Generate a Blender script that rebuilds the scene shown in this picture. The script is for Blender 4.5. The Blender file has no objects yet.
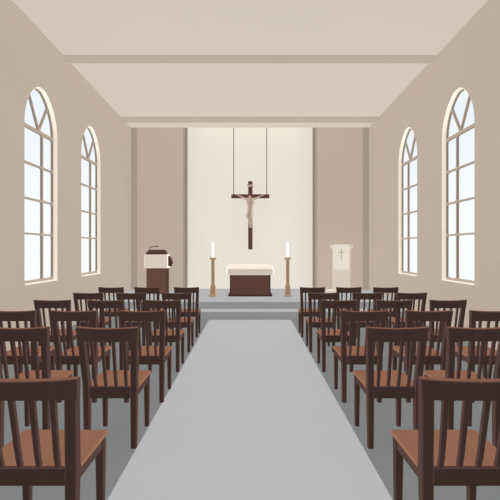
import bpy, bmesh, math, random
from mathutils import Vector, Matrix
random.seed(4)
scene = bpy.context.scene
COL = scene.collection
F = 430.0          # focal length in pixels (500 px frame)
CAMZ = 1.48
W = 3.487          # half width of nave
D = 12.6           # chancel wall panels
DN = 13.1          # back of the niche
HP = 0.304         # platform height
REAR = -2.0

# ------------------------------------------------------------ materials
def lin(c):
    c = c / 255.0
    return c / 12.92 if c <= 0.04045 else ((c + 0.055) / 1.055) ** 2.4

# paint albedo = colour * calibration to the light each surface receives
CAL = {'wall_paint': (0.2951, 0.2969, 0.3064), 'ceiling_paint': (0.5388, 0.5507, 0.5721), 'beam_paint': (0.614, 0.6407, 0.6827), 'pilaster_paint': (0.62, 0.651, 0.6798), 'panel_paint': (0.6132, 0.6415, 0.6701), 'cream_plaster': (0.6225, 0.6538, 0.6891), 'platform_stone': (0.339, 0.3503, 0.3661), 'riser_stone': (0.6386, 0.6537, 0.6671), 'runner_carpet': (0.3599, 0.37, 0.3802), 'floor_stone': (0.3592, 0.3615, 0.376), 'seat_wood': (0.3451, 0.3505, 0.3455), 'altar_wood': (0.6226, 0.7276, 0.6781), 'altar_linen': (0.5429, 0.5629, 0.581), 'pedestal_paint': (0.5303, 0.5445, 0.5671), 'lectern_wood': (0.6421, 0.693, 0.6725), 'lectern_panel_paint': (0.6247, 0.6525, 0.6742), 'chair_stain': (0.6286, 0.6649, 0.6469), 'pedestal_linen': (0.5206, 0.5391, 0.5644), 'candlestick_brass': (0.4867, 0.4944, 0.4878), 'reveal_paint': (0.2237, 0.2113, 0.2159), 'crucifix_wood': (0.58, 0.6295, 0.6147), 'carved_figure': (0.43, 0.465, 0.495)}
def mat(name, rgb, k=1.0, noise=0.03, scale=6.0, emit=0.0, stretch=(1, 1, 1), rough=1.0):
    """matt procedural paint / wood: colour with a faint noise variation"""
    m = bpy.data.materials.new(name)
    m.use_nodes = True
    nt = m.node_tree
    b = nt.nodes['Principled BSDF']
    b.inputs['Roughness'].default_value = rough
    b.inputs['Specular IOR Level'].default_value = 0.0
    kk = CAL.get(name, (k, k, k))
    col = [max(0.004, min(0.97, lin(v) * q)) for v, q in zip(rgb, kk)]
    tc = nt.nodes.new('ShaderNodeTexCoord')
    mp = nt.nodes.new('ShaderNodeMapping')
    mp.inputs['Scale'].default_value = stretch
    nz = nt.nodes.new('ShaderNodeTexNoise')
    nz.inputs['Scale'].default_value = scale
    nz.inputs['Detail'].default_value = 2.0
    cr = nt.nodes.new('ShaderNodeValToRGB')
    cr.color_ramp.elements[0].position = 0.3
    cr.color_ramp.elements[1].position = 0.7
    cr.color_ramp.elements[0].color = (*[c * (1 - noise) for c in col], 1)
    cr.color_ramp.elements[1].color = (*[min(1, c * (1 + noise)) for c in col], 1)
    nt.links.new(tc.outputs['Object'], mp.inputs['Vector'])
    nt.links.new(mp.outputs['Vector'], nz.inputs['Vector'])
    nt.links.new(nz.outputs['Fac'], cr.inputs['Fac'])
    nt.links.new(cr.outputs['Color'], b.inputs['Base Color'])
    if emit:
        nt.links.new(cr.outputs['Color'], b.inputs['Emission Color'])
        b.inputs['Emission Strength'].default_value = emit
    return m

# k = calibration of paint albedo to the light each surface gets
M = {
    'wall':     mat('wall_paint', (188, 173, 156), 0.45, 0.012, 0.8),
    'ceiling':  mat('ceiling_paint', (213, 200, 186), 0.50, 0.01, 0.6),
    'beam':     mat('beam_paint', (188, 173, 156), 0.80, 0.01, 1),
    'panel':    mat('panel_paint', (187, 170, 154), 0.80, 0.01, 1),
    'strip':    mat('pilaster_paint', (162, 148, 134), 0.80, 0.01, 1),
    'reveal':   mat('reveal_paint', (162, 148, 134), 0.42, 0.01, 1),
    'cream':    mat('cream_plaster', (232, 223, 208), 0.85, 0.01, 1),
    'floor':    mat('floor_stone', (129, 132, 130), 0.30, 0.02, 1.5),
    'runner':   mat('runner_carpet', (184, 184, 184), 0.30, 0.012, 2.0),
    'platform': mat('platform_stone', (182, 182, 182), 0.30, 0.01, 1.5),
    'riser':    mat('riser_stone', (142, 142, 142), 0.80, 0.01, 1.5),
    'frame':    mat('chair_stain', (61, 44, 41), 0.85, 0.06, 14, stretch=(1, 1, .15)),
    'edge':     mat('rubbed_edge_wood', (128, 92, 76), 0.36, 0.05, 10),  # paler wood colour stands for light on the crest rail top
    'seat':     mat('seat_wood', (146, 104, 84), 0.30, 0.05, 10, stretch=(1, .2, 1)),
    'lining':   mat('window_lining_paint', (233, 224, 210), 0.62, 0.01, 2),
    'sill':     mat('window_sill_paint', (230, 219, 204), 0.40, 0.01, 2),
    'muntin':   mat('window_bar_paint', (180, 166, 150), 0.30, 0.01, 2),
    'lwood':    mat('lectern_wood', (98, 70, 60), 0.8, 0.04, 8, stretch=(1, 1, .2)),
    'ldark':    mat('lectern_top_wood', (70, 52, 44), 0.55, 0.04, 8),
    'lcream':   mat('lectern_panel_paint', (217, 201, 187), 0.8, 0.01, 3),
    'awood':    mat('altar_wood', (90, 60, 53), 0.8, 0.04, 6, stretch=(.3, 1, 1)),
    'adark':    mat('altar_plinth_wood', (58, 40, 37), 0.8, 0.04, 6),
    'acloth':   mat('altar_linen', (216, 201, 186), 0.8, 0.01, 5),
    'ped':      mat('pedestal_paint', (214, 199, 184), 0.8, 0.01, 3),
    'pedcloth': mat('pedestal_linen', (232, 221, 205), 0.8, 0.01, 3),
    'emblem':   mat('emblem_thread', (150, 132, 116), 0.8, 0.01, 3),
    'brass':    mat('candlestick_brass', (166, 139, 113), 0.8, 0.03, 5),
    'wax':      mat('candle_wax', (250, 246, 238), 0.66, 0.0, 5, emit=0.12),  # slight emission added to lift the unlit wax to white
    'wick':     mat('wick_cord', (70, 60, 52), 0.8, 0.0, 5),
    'cross':    mat('crucifix_wood', (92, 62, 56), 0.8, 0.04, 6),
    'skin':     mat('carved_figure', (182, 158, 140), 0.52, 0.03, 9),
    'figcloth': mat('carved_loincloth', (184, 166, 150), 0.42, 0.03, 9),
    'hair':     mat('carved_hair', (96, 68, 60), 0.8, 0.03, 9),
    'placard':  mat('placard_paint', (190, 170, 152), 0.48, 0.02, 9),
    'wire':     mat('wire_steel', (122, 106, 94), 0.45, 0.0, 9),
    'mic':      mat('mic_metal', (84, 68, 60), 0.7, 0.0, 9),
}
def glass_mat():
    m = bpy.data.materials.new('frosted_daylight_glass')
    m.use_nodes = True
    nt = m.node_tree
    b = nt.nodes['Principled BSDF']
    tc = nt.nodes.new('ShaderNodeTexCoord')
    sp = nt.nodes.new('ShaderNodeSeparateXYZ')
    nz = nt.nodes.new('ShaderNodeTexNoise'); nz.inputs['Scale'].default_value = 1.3
    mr = nt.nodes.new('ShaderNodeMapRange')
    mr.inputs['From Min'].default_value = 0.95; mr.inputs['From Max'].default_value = 4.2
    ad = nt.nodes.new('ShaderNodeMath'); ad.operation = 'MULTIPLY_ADD'
    ad.inputs[1].default_value = 0.25
    cr = nt.nodes.new('ShaderNodeValToRGB')
    cr.color_ramp.elements[0].position = 0.1
    cr.color_ramp.elements[0].color = (lin(247), lin(251), lin(254), 1)
    cr.color_ramp.elements[1].position = 1.0
    cr.color_ramp.elements[1].color = (lin(229), lin(236), lin(246), 1)
    nt.links.new(tc.outputs['Object'], sp.inputs[0])
    nt.links.new(tc.outputs['Object'], nz.inputs['Vector'])
    nt.links.new(sp.outputs['Z'], mr.inputs['Value'])
    nt.links.new(nz.outputs['Fac'], ad.inputs[0])
    nt.links.new(mr.outputs['Result'], ad.inputs[2])
    nt.links.new(ad.outputs[0], cr.inputs['Fac'])
    nt.links.new(cr.outputs['Color'], b.inputs['Emission Color'])
    b.inputs['Emission Strength'].default_value = 0.97
    b.inputs['Base Color'].default_value = (0.02, 0.02, 0.02, 1)
    b.inputs['Roughness'].default_value = 1.0
    b.inputs['Specular IOR Level'].default_value = 0.0
    return m
M['glass'] = glass_mat()

# ------------------------------------------------------------ helpers
def tag(o, label=None, cat=None, group=None, kind=None):
    if label: o['label'] = label
    if cat: o['category'] = cat
    if group: o['group'] = group
    if kind: o['kind'] = kind
    return o

def obj(name, bm, material, parent=None, smooth=False):
    me = bpy.data.meshes.new(name)
    bmesh.ops.recalc_face_normals(bm, faces=bm.faces)
    bm.to_mesh(me); bm.free()
    me.materials.append(material)
    if smooth:
        for p in me.polygons: p.use_smooth = True
    o = bpy.data.objects.new(name, me)
    COL.objects.link(o)
    if parent: o.parent = parent
    return o

def empty(name, loc, rz=0.0):
    o = bpy.data.objects.new(name, None)
    o.empty_display_size = 0.1
    COL.objects.link(o)
    o.location = loc; o.rotation_euler = (0, 0, rz)
    return o

def BM(): return bmesh.new()

def box(bm, x0, x1, y0, y1, z0, z1):
    v = [bm.verts.new((x, y, z)) for z in (z0, z1) for y in (y0, y1) for x in (x0, x1)]
    for f in ((0, 2, 3, 1), (4, 5, 7, 6), (0, 1, 5, 4), (2, 6, 7, 3), (0, 4, 6, 2), (1, 3, 7, 5)):
        bm.faces.new([v[i] for i in f])
    return bm

def loft(bm, secs):
    """secs: list of rings (lists of points), same count; capped"""
    rings = [[bm.verts.new(p) for p in s] for s in secs]
    n = len(rings[0])
    for a, b in zip(rings, rings[1:]):
        for i in range(n):
            j = (i + 1) % n
            bm.faces.new((a[i], a[j], b[j], b[i]))
    bm.faces.new(rings[0]); bm.faces.new(list(reversed(rings[-1])))
    return bm

def post(bm, pts):
    """pts: (cx, cy, z, wx, wy) rectangular sections going up, corners eased"""
    secs = []
    for cx, cy, z, wx, wy in pts:
        a, b = wx / 2, wy / 2; e = min(a, b) * 0.22
        secs.append([(cx + x, cy + y, z) for x, y in
                     ((-a + e, -b), (a - e, -b), (a, -b + e), (a, b - e), (a - e, b), (-a + e, b), (-a, b - e), (-a, -b + e))])
    return loft(bm, secs)

def bevel(bm, w, seg=2):
    bmesh.ops.bevel(bm, geom=list(bm.edges), offset=w, segments=seg, profile=0.5, affect='EDGES')
    return bm

def tube(bm, pts, r, n=8):
    pts = [Vector(p) for p in pts]
    secs = []
    for i, p in enumerate(pts):
        d = (pts[min(i + 1, len(pts) - 1)] - pts[max(i - 1, 0)]).normalized()
        up = Vector((0, 0, 1)) if abs(d.z) < 0.95 else Vector((0, 1, 0))
        u = d.cross(up).normalized(); v = d.cross(u)
        rr = r[i] if isinstance(r, (list, tuple)) else r
        secs.append([tuple(p + (u * math.cos(2 * math.pi * k / n) + v * math.sin(2 * math.pi * k / n)) * rr) for k in range(n)])
    return loft(bm, secs)

def lathe(bm, prof, n=20):
    return loft(bm, [[(r * math.cos(2 * math.pi * k / n), r * math.sin(2 * math.pi * k / n), z) for k in range(n)] for r, z in prof])

def curve_sheet(name, loops, depth, material, matrix, parent=None):
    """flat sheet with holes, extruded by +-depth/2, in local XY, then placed by matrix"""
    cu = bpy.data.curves.new(name, 'CURVE')
    cu.dimensions = '2D'; cu.fill_mode = 'BOTH'; cu.extrude = depth / 2
    for lp in loops:
        s = cu.splines.new('POLY'); s.points.add(len(lp) - 1)
        for i, (x, y) in enumerate(lp): s.points[i].co = (x, y, 0, 1)
        s.use_cyclic_u = True
    tmp = bpy.data.objects.new('tmp', cu); COL.objects.link(tmp)
    bpy.context.view_layer.update()
    dg = bpy.context.evaluated_depsgraph_get()
    me = bpy.data.meshes.new_from_object(tmp.evaluated_get(dg))
    bpy.data.objects.remove(tmp)
    me.name = name
    me.transform(matrix)
    me.materials.clear(); me.materials.append(material)
    for p in me.polygons: p.use_smooth = False
    o = bpy.data.objects.new(name, me); COL.objects.link(o)
    if parent: o.parent = parent
    return o

def rounded(poly, r):
    out = []
    n = len(poly)
    for i in range(n):
        p = Vector(poly[i]); a = Vector(poly[i - 1]); b = Vector(poly[(i + 1) % n])
        da, db = (a - p), (b - p)
        la, lb = da.length, db.length
        if la < 1e-6 or lb < 1e-6: continue
        ang = da.angle(db)
        if ang > math.radians(150): out.append(tuple(p)); continue
        t = min(r, la * 0.45, lb * 0.45)
        s, e = p + da / la * t, p + db / lb * t
        for k in range(5):
            u = k / 4
            out.append(tuple(s * (1 - u) ** 2 + p * 2 * u * (1 - u) + e * u * u))
    return out

# ------------------------------------------------------------ windows (profiles in (u = along wall, z))
HW = 0.57           # half width of the opening
ZB, ZS, ZA = CAMZ - 0.542, CAMZ + 1.99, CAMZ + 2.74
GS = 0.073          # glass set back from wall face
def arch(hw, rise, zs, n=14):
    """gently pointed arch from right spring to left spring"""
    R = (hw * hw + rise * rise) / (2 * hw); c = hw - R
    a1 = math.atan2(rise, -c)
    right = [(c + R * math.cos(a1 * i / n), zs + R * math.sin(a1 * i / n)) for i in range(n + 1)]
    left = [(-x, z) for x, z in reversed(right[:-1])]
    pts = right + left
    k = n                               # soften the apex
    pts[k] = (0, pts[k][1] - 0.035)
    for j in (k - 1, k + 1): pts[j] = (pts[j][0], pts[j][1] - 0.012)
    return pts
def opening(hw=HW, zb=ZB, za=ZA):
    return [(-hw, zb), (hw, zb)] + arch(hw, za - ZS, ZS)
FR = 0.024
def panes():
    out = []
    hi = HW - FR
    bar = 0.015
    xb = 0.17                                   # upright bar, toward the altar side
    zs = [ZB + 0.05, CAMZ + 0.265, CAMZ + 0.833, CAMZ + 1.405, CAMZ + 1.99]
    for a, b in zip(zs, zs[1:]):
        za = a + (bar if a != zs[0] else 0); zb = b - bar - (0.012 if b == zs[-1] else 0)
        out.append(rounded([(-hi, za), (xb - bar, za), (xb - bar, zb), (-hi, zb)], 0.045))
        out.append(rounded([(xb + bar, za), (hi, za), (hi, zb), (xb + bar, zb)], 0.045))
    A = arch(hi, ZA - FR - ZS, ZS)               # right -> left
    z0 = ZS + 0.028
    base = Vector((0.05, ZS + 0.02))
    tips = {1: Vector((0.36, ZS + 0.50)), -1: Vector((-0.26, ZS + 0.53))}
    def line(sgn, off):                          # bar line moved outward by off
        d = (tips[sgn] - base).normalized()
        nrm = Vector((d.y, -d.x)) * sgn
        return base + nrm * off, d, nrm
    def dist(p, sgn, off):
        o, d, nrm = line(sgn, off)
        return (Vector(p) - o).dot(nrm)
    def cross(sgn, off):
        for p, q in zip(A, A[1:]):
            a, b = dist(p, sgn, off), dist(q, sgn, off)
            if a * b <= 0 and p[1] > ZS + .15:
                f = a / (a - b); return (p[0] + (q[0] - p[0]) * f, p[1] + (q[1] - p[1]) * f)
    for sgn in (1, -1):
        o, d, nrm = line(sgn, bar)
        foot = (o.x + (z0 - o.y) / d.y * d.x, z0)
        arc = [p for p in A if p[1] > z0 + 0.02 and dist(p, sgn, bar) > 0.01]
        if sgn < 0: arc = arc[::-1]
        poly = [foot, (sgn * (hi - 0.003), z0)] + arc + [cross(sgn, bar)]
        if sgn < 0: poly = poly[::-1]
        out.append(rounded(poly, 0.03))
    c1, c2 = cross(1, -bar), cross(-1, -bar)
    mid = [p for p in A if dist(p, 1, -bar) < -0.01 and dist(p, -1, -bar) < -0.01]
    # meeting point of the two inner lines
    o1, d1, _ = line(1, -bar); o2, d2, _ = line(-1, -bar)
    t = ((o2 - o1).x * d2.y - (o2 - o1).y * d2.x) / (d1.x * d2.y - d1.y * d2.x)
    m = o1 + d1 * t
    out.append(rounded([tuple(m), c1] + mid + [c2], 0.03))
    return out
PANES = panes()

WIN_Y = {-1: (7.22, 9.46), 1: (7.25, 9.54)}
def wall_matrix(side):
    # local x -> world y (depth), local y -> world z, local z -> world -x/+x
    return Matrix(((0, 0, side, 0), (1, 0, 0, 0), (0, 1, 0, 0), (0, 0, 0, 1)))

HCn, HCf = 1.050 * W + CAMZ, 1.029 * W + CAMZ
def hc(y):      # ceiling height (rises very slightly toward the nave door)
    return HCn + (HCf - HCn) * (y - 6.3) / (12.6 - 6.3)
TH = 0.24
wi = 0
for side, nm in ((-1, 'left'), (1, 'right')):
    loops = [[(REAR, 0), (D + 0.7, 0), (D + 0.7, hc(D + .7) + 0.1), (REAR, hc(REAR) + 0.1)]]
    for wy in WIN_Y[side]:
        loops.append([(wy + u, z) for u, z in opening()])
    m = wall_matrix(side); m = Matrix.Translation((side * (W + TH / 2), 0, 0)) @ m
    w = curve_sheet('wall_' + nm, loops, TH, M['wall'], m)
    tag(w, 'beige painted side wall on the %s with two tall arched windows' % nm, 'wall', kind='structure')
    for q, wy in enumerate(WIN_Y[side]):
        wi += 1
        root = empty('window_%d' % wi, (side * W, wy, ZB))
        tag(root, 'tall arched window in the %s wall, %s' % (nm, ('the nearer one', 'the farther one by the altar platform')[q]), 'window', kind='structure')
        inv = Matrix.Translation((-side * W, -wy, -ZB))
        base = inv @ Matrix.Translation((side * (W + GS + 0.02), wy, 0)) @ wall_matrix(side)
        fr = curve_sheet('window_frame', [[(u * 1.0, z) for u, z in opening(HW + .004, ZB - .004, ZA + .004)]] + PANES, 0.04, M['muntin'], base, root)
        g = curve_sheet('glass', [opening(HW - .01, ZB + .01, ZA - .01)], 0.006, M['glass'],
                        inv @ Matrix.Translation((side * (W + GS + 0.045), wy, 0)) @ wall_matrix(side), root)
        # cream lining of the reveal
        bm = BM()
        P = opening(); n = len(P)
        P2 = opening(HW - 0.006, ZB + 0.006, ZA - 0.006)
        rings = []
        for (pp, xo) in ((P, 0.004), (P2, 0.004), (P2, GS), (P, GS)):
            rings.append([bm.verts.new((side * xo, u, z - ZB)) for u, z in pp])
        for a in range(4):
            A_, B_ = rings[a], rings[(a + 1) % 4]
            for i in range(n):
                j = (i + 1) % n
                bm.faces.new((A_[i], A_[j], B_[j], B_[i]))
        obj('window_lining', bm, M['lining'], root)
        bm = BM(); a, b = sorted((-side * 0.006, side * 0.03)); box(bm, a, b, -HW + .01, HW - .01, -0.006, 0.010)
        obj('window_sill', bm, M['sill'], root)

# ------------------------------------------------------------ shell
floor = obj('floor', box(BM(), -W - TH, W + TH, REAR - .2, D + 0.9, -0.2, 0), M['floor'])
tag(floor, 'plain dark grey floor of the nave', 'floor', kind='structure')
bm = BM()
vs = [bm.verts.new(p) for p in ((-W - TH, REAR - .2, hc(REAR)), (W + TH, REAR - .2, hc(REAR)), (W + TH, D + .02, hc(D)), (-W - TH, D + .02, hc(D)))]
vt = [bm.verts.new(v.co + Vector((0, 0, .15))) for v in vs]
bm.faces.new(vs); bm.faces.new(vt[::-1])
for i in range(4):
    j = (i + 1) % 4; bm.faces.new((vs[i], vs[j], vt[j], vt[i]))
tag(obj('ceiling', bm, M['ceiling']), 'pale beige flat ceiling', 'ceiling', kind='structure')
tag(obj('wall_rear', box(BM(), -W - TH, W + TH, REAR - .2, REAR, 0, hc(REAR)), M['wall']), 'beige rear wall behind the viewer', 'wall', kind='structure')
# ceiling beams
def beam(n, y, drop, t, lab):
    o = obj('trim_%d' % n, box(BM(), -W, W, y, y + t, hc(y) - drop, hc(y) + .03), M['beam'])
    tag(o, lab, 'beam', kind='structure')
beam(1, 8.03, 0.150, 0.03, 'shallow beige ceiling beam across the middle of the nave')
beam(2, 11.6, 0.160, 0.03, 'shallow beige ceiling beam in front of the altar wall')
# altar wall: niche back, two panels, pilaster strips
XI = 1.904
TOPN = CAMZ + 4.1
tag(obj('wall_back', box(BM(), -XI - .3, XI + .3, DN, DN + .2, 0, TOPN), M['cream']), 'cream plaster back wall of the altar niche', 'wall', kind='structure')
for s, nm in ((-1, 'left'), (1, 'right')):
    a, b = sorted((s * (XI + .03), s * W))
    tag(obj('wall_panel_' + nm, box(BM(), a, b, D, DN, 0, hc(D)), M['panel']), 'pinkish beige wall panel %s of the altar niche' % nm, 'wall', kind='structure')
    a, b = sorted((s * XI, s * (XI + .06)))
    bm = BM(); box(bm, a, b, D - .004, D, HP - .2, hc(D))
    tag(obj('trim_%d' % (3 if s < 0 else 4), bm, M['strip']), 'darker strip edging the niche on its %s side' % nm, 'trim', kind='structure')
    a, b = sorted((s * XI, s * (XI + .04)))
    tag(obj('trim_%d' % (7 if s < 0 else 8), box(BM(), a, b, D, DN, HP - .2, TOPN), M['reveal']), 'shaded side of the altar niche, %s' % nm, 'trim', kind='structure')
    a, b = sorted((s * (W - 0.19), s * W))
    tag(obj('trim_%d' % (5 if s < 0 else 6), box(BM(), a, b, D - .004, D, HP - .2, hc(D)), M['strip']), 'darker pilaster strip in the %s corner of the altar wall' % nm, 'trim', kind='structure')
tag(obj('ceiling_niche', box(BM(), -XI - .3, XI + .3, D, DN + .2, TOPN, TOPN + .1), M['strip']), 'cream ceiling of the altar niche', 'ceiling', kind='structure')
tag(obj('wall_header', box(BM(), -XI - .3, XI + .3, D - .03, D, hc(D) + .005, TOPN), M['ceiling']), 'beige wall above the niche opening', 'wall', kind='structure')

# altar platform with its two steps (treads lighter than risers)
def slab(name, y0, z0, z1, lab, y1=DN):
    root = empty(name, (0, y0, z0)); tag(root, lab, 'platform', kind='structure')
    obj('riser', box(BM(), -W, W, 0.0, y1 - y0, 0, z1 - z0 - .012), M['riser'], root)
    obj('tread', box(BM(), -W, W, -0.004, y1 - y0, z1 - z0 - .012, z1 - z0), M['platform'], root)
slab('platform_step', 9.22, 0.0, 0.15, 'lower grey step in front of the altar platform', 9.725)
slab('altar_platform', 9.725, 0.0, HP, 'grey raised altar platform spanning the room')

# aisle runner (slightly narrower toward the viewer)
bm = BM()
xf, xn = 0.868, 0.826
yf, yn = 9.10, 1.2
zt = 0.003
vs = [(-.775, yn), (.775, yn), (.78, 2.15), (.843, 2.50), (xf, yf - .05), (xf - .03, yf), (-xf + .03, yf), (-xf, yf - .05), (-.843, 2.50), (-.78, 2.15)]
loft(bm, [[(x, y, 0.0005) for x, y in vs], [(x, y, zt) for x, y in vs]])
tag(obj('aisle_runner', bm, M['runner']), 'long light grey carpet runner down the central aisle', 'carpet')

# ------------------------------------------------------------ chair
def make_chair():
    root = empty('slat_back_chair', (0, 0, 0))
    fm = M['frame']
    RC = 0.075          # how far the back leans toward the rear
    def yb(z):          # centre line of the back posts
        return 0.0 if z < .46 else -RC * ((z - .46) / .455) ** 1.05
    for s in (-1, 1):
        bm = BM()
        post(bm, [(s * .175, 0.0, 0, .042, .040), (s * .177, 0.0, .40, .050, .054), (s * .178, 0.0, .47, .050, .054),
                  (s * .184, yb(.60), .60, .050, .052), (s * .192, yb(.76), .76, .050, .048), (s * .199, yb(.905), .905, .050, .044)])
        obj('back_post', bm, fm, root)
        bm = BM()
        post(bm, [(s * .176, .405, 0, .034, .034), (s * .176, .400, .34, .042, .042), (s * .176, .400, .440, .044, .044)])
        obj('front_leg', bm, fm, root)
        bm = BM(); box(bm, s * .177 - .012, s * .177 + .012, .02, .39, .375, .440)
        obj('side_apron', bm, fm, root)
    # aprons
    obj('rear_apron', box(BM(), -.172, .172, -.020, .008, .378, .460), fm, root)
    obj('front_apron', box(BM(), -.17, .17, .395, .418, .375, .440), fm, root)
    # seat: board with a narrower back between the posts
    bm = BM()
    out = [(-.152, .009), (.152, .009), (.152, .030), (.203, .030), (.205, .43), (.197, .438), (-.197, .438), (-.205, .43), (-.203, .030), (-.152, .030)]
    loft(bm, [[(x * .985, y, .440) for x, y in out], [(x, y, .445) for x, y in out], [(x, y, .456) for x, y in out], [(x * .992, y, .461) for x, y in out]])
    obj('seat', bm, M['seat'], root)
    # crest rail, bowed backward in plan, with a hollow top edge
    bm = BM(); secs = []
    n = 12
    for i in range(n + 1):
        u = -1 + 2 * i / n
        x = u * .226
        bow = -.014 * (1 - u * u)
        zl, zh = .819, .922 - .010 * (1 - u * u)
        xl = x * .975
        secs.append([(xl, yb(zl) - .022 + bow, zl), (x, yb(zh) - .022 + bow, zh - .004), (x, yb(zh) - .017 + bow, zh), (x, yb(zh) + .024 + bow, zh), (xl, yb(zl) + .020 + bow, zl)])
    loft(bm, secs)
    obj('crest_rail', bm, fm, root)
    bm = BM(); secs = []                       # strip painted paler for light falling on the rail top
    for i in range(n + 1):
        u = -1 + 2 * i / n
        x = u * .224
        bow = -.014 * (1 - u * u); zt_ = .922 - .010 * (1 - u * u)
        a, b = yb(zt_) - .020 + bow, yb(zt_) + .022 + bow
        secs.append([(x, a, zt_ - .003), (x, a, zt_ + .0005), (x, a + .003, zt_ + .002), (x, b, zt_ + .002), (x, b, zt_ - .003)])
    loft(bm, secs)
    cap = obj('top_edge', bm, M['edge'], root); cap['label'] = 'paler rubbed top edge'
    for k in range(4):
        u = (k - 1.5) / 2.5
        xb_, xt_ = u * .191, u * .204
        bm = BM()
        bow = -.008 * (1 - u * u)
        post(bm, [(xb_, .012, .460, .021, .022), (xb_ * .85 + xt_ * .15, yb(.52) + .002, .52, .022, .022),
                  ((xb_ + xt_) / 2, yb(.66) + bow * .5, .66, .023, .022), (xt_, yb(.83) + bow, .83, .024, .022)])
        obj('slat', bm, fm, root)
    return root

chair0 = make_chair()
def dup(root):
    r = root.copy(); COL.objects.link(r)
    for ch in root.children:
        c = ch.copy(); COL.objects.link(c); c.parent = r
    return r

# row: distance of rear legs, scale, centres of chair tops in frame px offsets from the middle
ROWS = [
    (2.05, 0.968, [-230.5], [229]),
    (3.22, 0.994, [-143, -233], [147.5, 229]),
    (4.187, 0.978, [-108, -176.5, -238], [114, 179.5, 244]),
    (5.23, 0.956, [-87.5, -144.5, -198], [89, 144.5, 198.5]),
    (6.24, 0.941, [-73.5, -119, -162], [73, 117.5, 162]),
    (7.30, 0.927, [-63.5, -103, -139], [62.5, 99, 136]),
]
ROWN = ['frontmost row', 'second row', 'third row', 'fourth row', 'fifth row', 'farthest row by the altar']
SEATN = ['beside the carpet', 'middle one of three', 'nearest the wall']
used = False
for ri, (d, s, L, R) in enumerate(ROWS):
    for side, xs in (('left', L), ('right', R)):
        for ci, px in enumerate(xs):
            c = dup(chair0) if used else chair0
            used = True
            c.location = (px * (d - .085 * s) / F, d, 0)
            c.scale = (s * 1.22 if ri == 0 else s, s, s)
            where = SEATN[ci]
            if len(xs) == 1: where = 'closest chair to the viewer'
            if ri == 0:
                lab = 'big foreground brown slat-back chair %s of the aisle, closest to the viewer' % side
            else:
                lab = 'slat-back chair %s of aisle, %s, %s' % (side, ROWN[ri], where)
                if ri == 1 and ci == 1: lab = 'slat-back chair %s of the aisle, second row, outer one cut by the frame' % side
            tag(c, lab, 'chair', 'wooden chairs in rows facing the altar, %s block' % side)

# ------------------------------------------------------------ altar
AY = 10.87
root = empty('altar', (0.005, AY, HP))
tag(root, 'dark brown wooden altar block under a pale cloth at centre of the platform', 'altar')
obj('body', box(BM(), -.515, .515, 0.03, .85, .05, .545), M['awood'], root)
obj('plinth', bevel(box(BM(), -.56, .56, 0, .88, 0, .05), .008, 1), M['adark'], root)
for x in (-.50, .50):
    obj('corner_trim', box(BM(), x - .015, x + .015, .018, .03, .05, .545), M['adark'], root)
# cloth: puffed pad with drop sides
bm = BM()
def rr(hx, y0, y1, z, r=.05):
    pts = []
    for cx, cy, a0 in ((hx - r, y0 + r, -90), (hx - r, y1 - r, 0), (-hx + r, y1 - r, 90), (-hx + r, y0 + r, 180)):
        for k in range(5):
            a = math.radians(a0 + 90 * k / 4)
            pts.append((cx + r * math.cos(a), cy + r * math.sin(a), z))
    return pts
loft(bm, [rr(.585, -.05, .93, .545), rr(.60, -.065, .945, .56), rr(.60, -.065, .945, .685), rr(.595, -.06, .94, .70), rr(.575, .02, .92, .74),
          rr(.56, .10, .90, .77), rr(.55, .18, .86, .785), rr(.53, .30, .80, .79)])
o = obj('altar_cloth', bm, M['acloth'], None, smooth=False)
o.location = (0.005, AY, HP)
tag(o, 'thick cream cloth covering the top of the brown altar', 'cloth')

# ------------------------------------------------------------ candlesticks and candles
def sq(prof):
    bm = BM()
    post(bm, [(0, 0, z, w, w) for w, z in prof])
    return bm
for px, nm in ((-37, 'left'), (37.6, 'right')):
    x = px * 10.95 / F
    root = empty('candlestick', (x, 10.95, HP))
    tag(root, 'tall tan floor candlestick standing %s of the altar' % nm, 'candlestick', 'floor candlesticks beside the altar')
    obj('base', sq([(.225, 0), (.225, .03), (.17, .045), (.165, .08), (.15, .18), (.125, .27), (.085, .32)]), M['brass'], root)
    obj('stem', sq([(.085, .32), (.085, .91)]), M['brass'], root)
    obj('drip_pan', sq([(.085, .91), (.12, .93), (.17, .955), (.17, .985)]), M['brass'], root)
    root = empty('candle', (x, 10.95, HP + .985))
    tag(root, 'white pillar candle on the %s candlestick' % nm, 'candle', 'white candles beside the altar')
    obj('wax', lathe(BM(), [(.023, 0), (.023, .365), (.018, .378), (.006, .374)], 16), M['wax'], root, True)
    obj('wick', tube(BM(), [(0, 0, .372), (.003, 0, .395)], .004, 6), M['wick'], root)

# ------------------------------------------------------------ lectern (left)
LY = 11.5; pm = LY / F
lx = (156.9 - 250) * pm
root = empty('lectern', (lx, LY, HP))
tag(root, 'brown lectern with a cream front panel and gooseneck microphone, left of the altar', 'lectern')
obj('body', box(BM(), -.285, .25, 0.02, .26, 0, .70), M['lwood'], root)
obj('corner_strip', box(BM(), .25, .275, 0.015, .26, 0, .70), M['ldark'], root)
obj('front_panel', bevel(box(BM(), -.335, .29, -.03, .28, .69, 1.055), .012, 2), M['lcream'], root)
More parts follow.
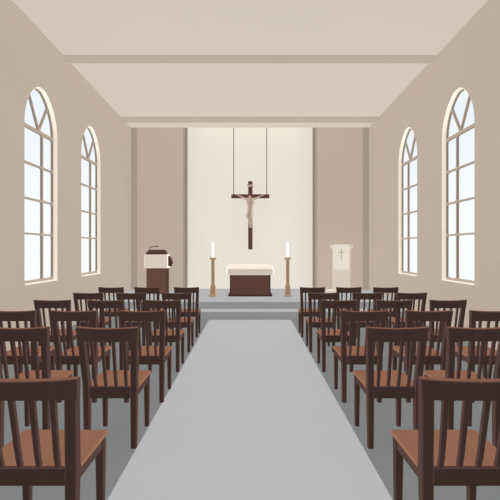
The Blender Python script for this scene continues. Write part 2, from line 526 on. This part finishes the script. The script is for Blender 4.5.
# slanted book rest
bm = BM()
loft(bm, [[(-.29, -.02, 1.055), (-.29, .28, 1.055), (-.265, .28, 1.185), (-.285, -.02, 1.10)],
          [(.25, -.02, 1.055), (.25, .28, 1.055), (.18, .28, 1.185), (.225, -.02, 1.10)]])
obj('book_rest', bm, M['ldark'], root)
bm = BM()
prof = [(.29, .74), (.36, .74), (.395, .83), (.36, .93), (.31, 1.02), (.29, 1.02)]
loft(bm, [[(x, .05, z) for x, z in prof], [(x, .24, z) for x, z in prof]])
obj('side_shelf', bm, M['ldark'], root)
mic = obj('microphone_neck', tube(BM(), [(-.25, .1, 1.10), (-.24, .1, 1.19), (-.21, .1, 1.235), (-.15, .1, 1.262), (-.08, .1, 1.275), (-.03, .1, 1.275)], .011, 8), M['mic'], root, True)
obj('microphone_head', tube(BM(), [(-.05, .1, 1.275), (-.03, .1, 1.275), (.0, .1, 1.272), (.012, .1, 1.27)], [.012, .022, .022, .010], 10), M['mic'], mic, True)

# ------------------------------------------------------------ pedestal (right)
PY = 11.9; pm = PY / F
px0 = (341.3 - 250) * pm
root = empty('pedestal', (px0, PY, HP), math.radians(-11))
tag(root, 'pale cream pedestal stand with flared top, right of the altar', 'pedestal')
obj('column', box(BM(), -.245, .245, 0, .18, .06, 1.24), M['ped'], root)
obj('base', bevel(box(BM(), -.40, .34, -.05, .24, 0, .06), .01, 1), M['ped'], root)
bm = BM()
loft(bm, [[(-a, -b, z), (a, -b, z), (a, .18 + b, z), (-a, .18 + b, z)] for a, b, z in ((.25, .004, 1.205), (.275, .02, 1.235), (.30, .04, 1.245), (.312, .045, 1.255), (.312, .045, 1.325))])
obj('cap', bm, M['ped'], root)
c = empty('pedestal_cloth', (px0, PY, HP), math.radians(-11))
tag(c, 'cream cloth with a small cross hanging down the pedestal front', 'cloth')
bm = BM()
loft(bm, [[(-.195, -.055, .64), (.195, -.055, .64), (.195, -.050, .64), (-.195, -.050, .64)],
          [(-.198, -.058, 1.331), (.198, -.058, 1.331), (.198, -.050, 1.326), (-.198, -.050, 1.326)]])
box(bm, -.198, .198, -.055, -.01, 1.3252, 1.331)
obj('linen', bm, M['pedcloth'], c)
bm = BM()
box(bm, -.011, .011, -.064, -.056, .90, 1.20)
box(bm, -.068, .068, -.064, -.056, 1.105, 1.13)
box(bm, -.020, .020, -.064, -.056, 1.19, 1.207)
for s in (-1, 1): box(bm, s * .068 - .006, s * .068 + .006, -.064, -.056, 1.098, 1.137)
obj('cross_emblem', bm, M['emblem'], c)

# ------------------------------------------------------------ hanging crucifix
CY = 12.75
pm = CY / F
root = empty('crucifix', (0.01, CY, CAMZ + 0.5 * pm))
tag(root, 'dark brown wooden crucifix with pale carved figure hanging on two wires', 'crucifix')
z0 = CAMZ + 0.7 * pm - root.location.z
ZX = (250 - 196.3) * pm - 0.5 * pm
ZT = (250 - 181.2) * pm - 0.5 * pm
obj('upright_beam', bevel(box(BM(), -.065, .065, -.03, .03, 0.0, ZT), .012, 1), M['cross'], root)
obj('cross_beam', bevel(box(BM(), -.565, .565, -.036, .036, ZX - .058, ZX + .058), .012, 1), M['cross'], root)
bm = BM()
secs = []
for i in range(9):
    u = -1 + i / 4
    w = .010 * math.sin(u * 5)
    secs.append([(u * .088, -.052, ZX + .275 + w), (u * .088, -.04, ZX + .275 + w), (u * .088, -.04, ZX + .345 + w), (u * .088, -.052, ZX + .345 + w)])
loft(bm, secs)
obj('placard', bm, M['placard'], root)
for x in (-.495, .485):
    obj('hanging_wire', tube(BM(), [(x, 0, ZX + .05), (x, 0, TOPN - root.location.z)], .012, 8), M['wire'], root)

def skin_mesh(name, verts, edges, radii, rootv, material, parent, sub=2):
    me = bpy.data.meshes.new(name); me.from_pydata(verts, edges, [])
    tmp = bpy.data.objects.new('tmp', me); COL.objects.link(tmp)
    tmp.modifiers.new('s', 'SKIN')
    sv = me.skin_vertices[0].data
    for i, r in enumerate(radii):
        sv[i].radius = r if isinstance(r, tuple) else (r, r)
        sv[i].use_root = (i == rootv)
    md = tmp.modifiers.new('u', 'SUBSURF'); md.levels = sub; md.render_levels = sub
    bpy.context.view_layer.update()
    dg = bpy.context.evaluated_depsgraph_get()
    nm = bpy.data.meshes.new_from_object(tmp.evaluated_get(dg))
    bpy.data.objects.remove(tmp)
    nm.name = name; nm.materials.clear(); nm.materials.append(material)
    for p in nm.polygons: p.use_smooth = True
    o = bpy.data.objects.new(name, nm); COL.objects.link(o); o.parent = parent
    return o
# body: figure roughly 0.95 m tall, hips swung to the left, head bowed
V, E, Rr = [], [], []
def av(p, r, link=None):
    V.append(p); Rr.append(r)
    if link is not None: E.append((link, len(V) - 1))
    return len(V) - 1
yf_ = -.085
S0 = ZX - .085                       # shoulder height
pel = av((-.030, yf_, S0 - .40), (.10, .10))
wai = av((-.004, yf_ - .005, S0 - .29), (.085, .075), pel)
che = av((.004, yf_ - .01, S0 - .13), (.12, .125), wai)
nck0 = av((.0, yf_ - .005, S0 - .03), (.09, .11), che)
nck = av((-.005, yf_ - .016, S0 + .020), .026, nck0)
hd1 = av((-.014, yf_ - .036, S0 + .050), (.032, .036), nck)
hd2 = av((-.020, yf_ - .038, S0 + .095), (.034, .040), hd1)
for s in (-1, 1):
    sh = av((s * .105, yf_, S0 - .015), .042, nck0)
    up = av((s * .16, yf_ + .005, S0 + .012), .034, sh)
    el = av((s * .225, yf_ + .010, S0 + .040), .027, up)
    fo = av((s * .29, yf_ + .018, S0 + .075), .020, el)
    wr = av((s * .345, yf_ + .028, S0 + .100), .013, fo)
    pa = av((s * .372, yf_ + .030, S0 + .112), (.017, .010), wr)
    for k, (dx, dz, l) in enumerate(((.040, -.004, 1), (.044, .008, 1), (.040, .020, 1), (.032, .030, 1))):
        f1 = av((s * (.372 + dx * .6), yf_ + .026, S0 + .112 + dz * .9 + .004), .0055, pa)
        av((s * (.372 + dx), yf_ + .014, S0 + .112 + dz * 1.2 + .006), .0045, f1)
    av((s * .368, yf_ + .012, S0 + .140), .0055, pa)
    hip = av((s * .040 - .028, yf_, S0 - .47), .050, pel)
    kn = av((s * .042 - .004, yf_ - .040, S0 - .60), .032, hip)
    ca = av((s * .030 - .002, yf_ - .018, S0 - .68), .026, kn)
    an = av((s * .022 + .004, yf_ + .012, S0 - .81), .019, ca)
    av((s * .012 + .004, yf_ - .010, S0 - .86), .018, an)
fig = skin_mesh('carved_figure', V, E, Rr, pel, M['skin'], root)
# face
bm = BM()
hc_ = Vector((-.020, yf_ - .040, S0 + .070))
fy = hc_.y - .042
loft(bm, [[(hc_.x - .004, fy, hc_.z + .012), (hc_.x + .004, fy, hc_.z + .012), (hc_.x, fy + .006, hc_.z + .012)],
          [(hc_.x - .008, fy, hc_.z - .014), (hc_.x + .008, fy, hc_.z - .014), (hc_.x, fy - .012, hc_.z - .012)]])
obj('nose', bm, M['skin'], fig)
bm = BM()
for s in (-1, 1): box(bm, hc_.x + s * .014 - .006, hc_.x + s * .014 + .006, fy + .001, fy + .006, hc_.z + .008, hc_.z + .012)
box(bm, hc_.x - .010, hc_.x + .010, fy + .0, fy + .006, hc_.z - .028, hc_.z - .024)
obj('eyes_and_mouth', bm, M['hair'], fig)
# hair: cap with locks down both sides
hv = [(hc_.x, hc_.y + .014, hc_.z + .045), (hc_.x - .036, hc_.y + .014, hc_.z + .018), (hc_.x - .044, hc_.y + .014, hc_.z - .035), (hc_.x - .046, hc_.y + .018, hc_.z - .075),
      (hc_.x + .036, hc_.y + .014, hc_.z + .018), (hc_.x + .044, hc_.y + .014, hc_.z - .035), (hc_.x + .046, hc_.y + .018, hc_.z - .075), (hc_.x, hc_.y + .030, hc_.z)]
skin_mesh('hair', hv, [(0, 1), (1, 2), (2, 3), (0, 4), (4, 5), (5, 6), (0, 7)], [.036, .022, .015, .009, .022, .015, .009, .04], 0, M['hair'], fig)
# loincloth with a knot falling on the left hip
bm = BM(); secs = []
for z, rx, ry, cx, fl in ((-.375, .074, .062, -.020, 0), (-.42, .092, .070, -.030, .004), (-.48, .100, .074, -.032, .008), (-.545, .092, .070, -.028, .012), (-.565, .080, .06, -.026, .014)):
    secs.append([(cx + (rx + fl * math.sin(k * 2.1)) * math.cos(2 * math.pi * k / 20), yf_ - .002 + ry * math.sin(2 * math.pi * k / 20), S0 + z) for k in range(20)])
loft(bm, secs)
post(bm, [(-.110, yf_ - .01, S0 - .57, .030, .03), (-.105, yf_ - .01, S0 - .49, .04, .04), (-.095, yf_ - .01, S0 - .40, .03, .03)])
obj('loincloth', bm, M['figcloth'], fig, True)

# ------------------------------------------------------------ light
def sun(name, direction, strength, color=(1, 1, 1)):
    l = bpy.data.lights.new(name, 'SUN'); l.energy = strength; l.color = color
    l.use_shadow = False; l.angle = math.radians(20)
    o = bpy.data.objects.new(name, l); COL.objects.link(o)
    o.location = (0, 3, 4)
    o.rotation_euler = Vector(direction).to_track_quat('-Z', 'Y').to_euler()
    return o
sun('nave_light', (0, 1, 0), 2.5)  # added fill from behind the camera, lights camera-facing surfaces flatly
sun('window_light_left', (1, 0, 0), 8.2)  # added sideways fill, lightens faces turned to the left
sun('window_light_right', (-1, 0, 0), 8.2)  # added sideways fill, lightens faces turned to the right
sun('ceiling_light', (0, 0, -1), 5.0)  # added fill from above for upward faces, stands for no lamp
sun('altar_light', (0, -1, -.5), 3.0)  # added fill from the altar end, lightens chair tops
sun('altar_light_left', (.42, -1, -.12), 1.6)  # added low fill from the altar end for chair sides
sun('altar_light_right', (-.42, -1, -.12), 1.6)  # mirrored low fill, added for the opposite chair sides
sun('floor_bounce_light', (0, 0, 1), 3.6)  # added upward fill to brighten the ceiling
w = bpy.data.worlds.new('sky'); scene.world = w; w.use_nodes = True
w.node_tree.nodes['Background'].inputs[0].default_value = (.85, .92, 1, 1)
w.node_tree.nodes['Background'].inputs[1].default_value = 1.0
scene.view_settings.view_transform = 'Standard'
scene.view_settings.look = 'None'

# ------------------------------------------------------------ camera
cam = bpy.data.cameras.new('camera'); cam.sensor_width = 36; cam.lens = F / 500 * 36
cam.clip_start = .05
co = bpy.data.objects.new('camera', cam); COL.objects.link(co)
co.location = (0, 0, CAMZ); co.rotation_euler = (math.pi / 2, 0, 0)
scene.camera = co
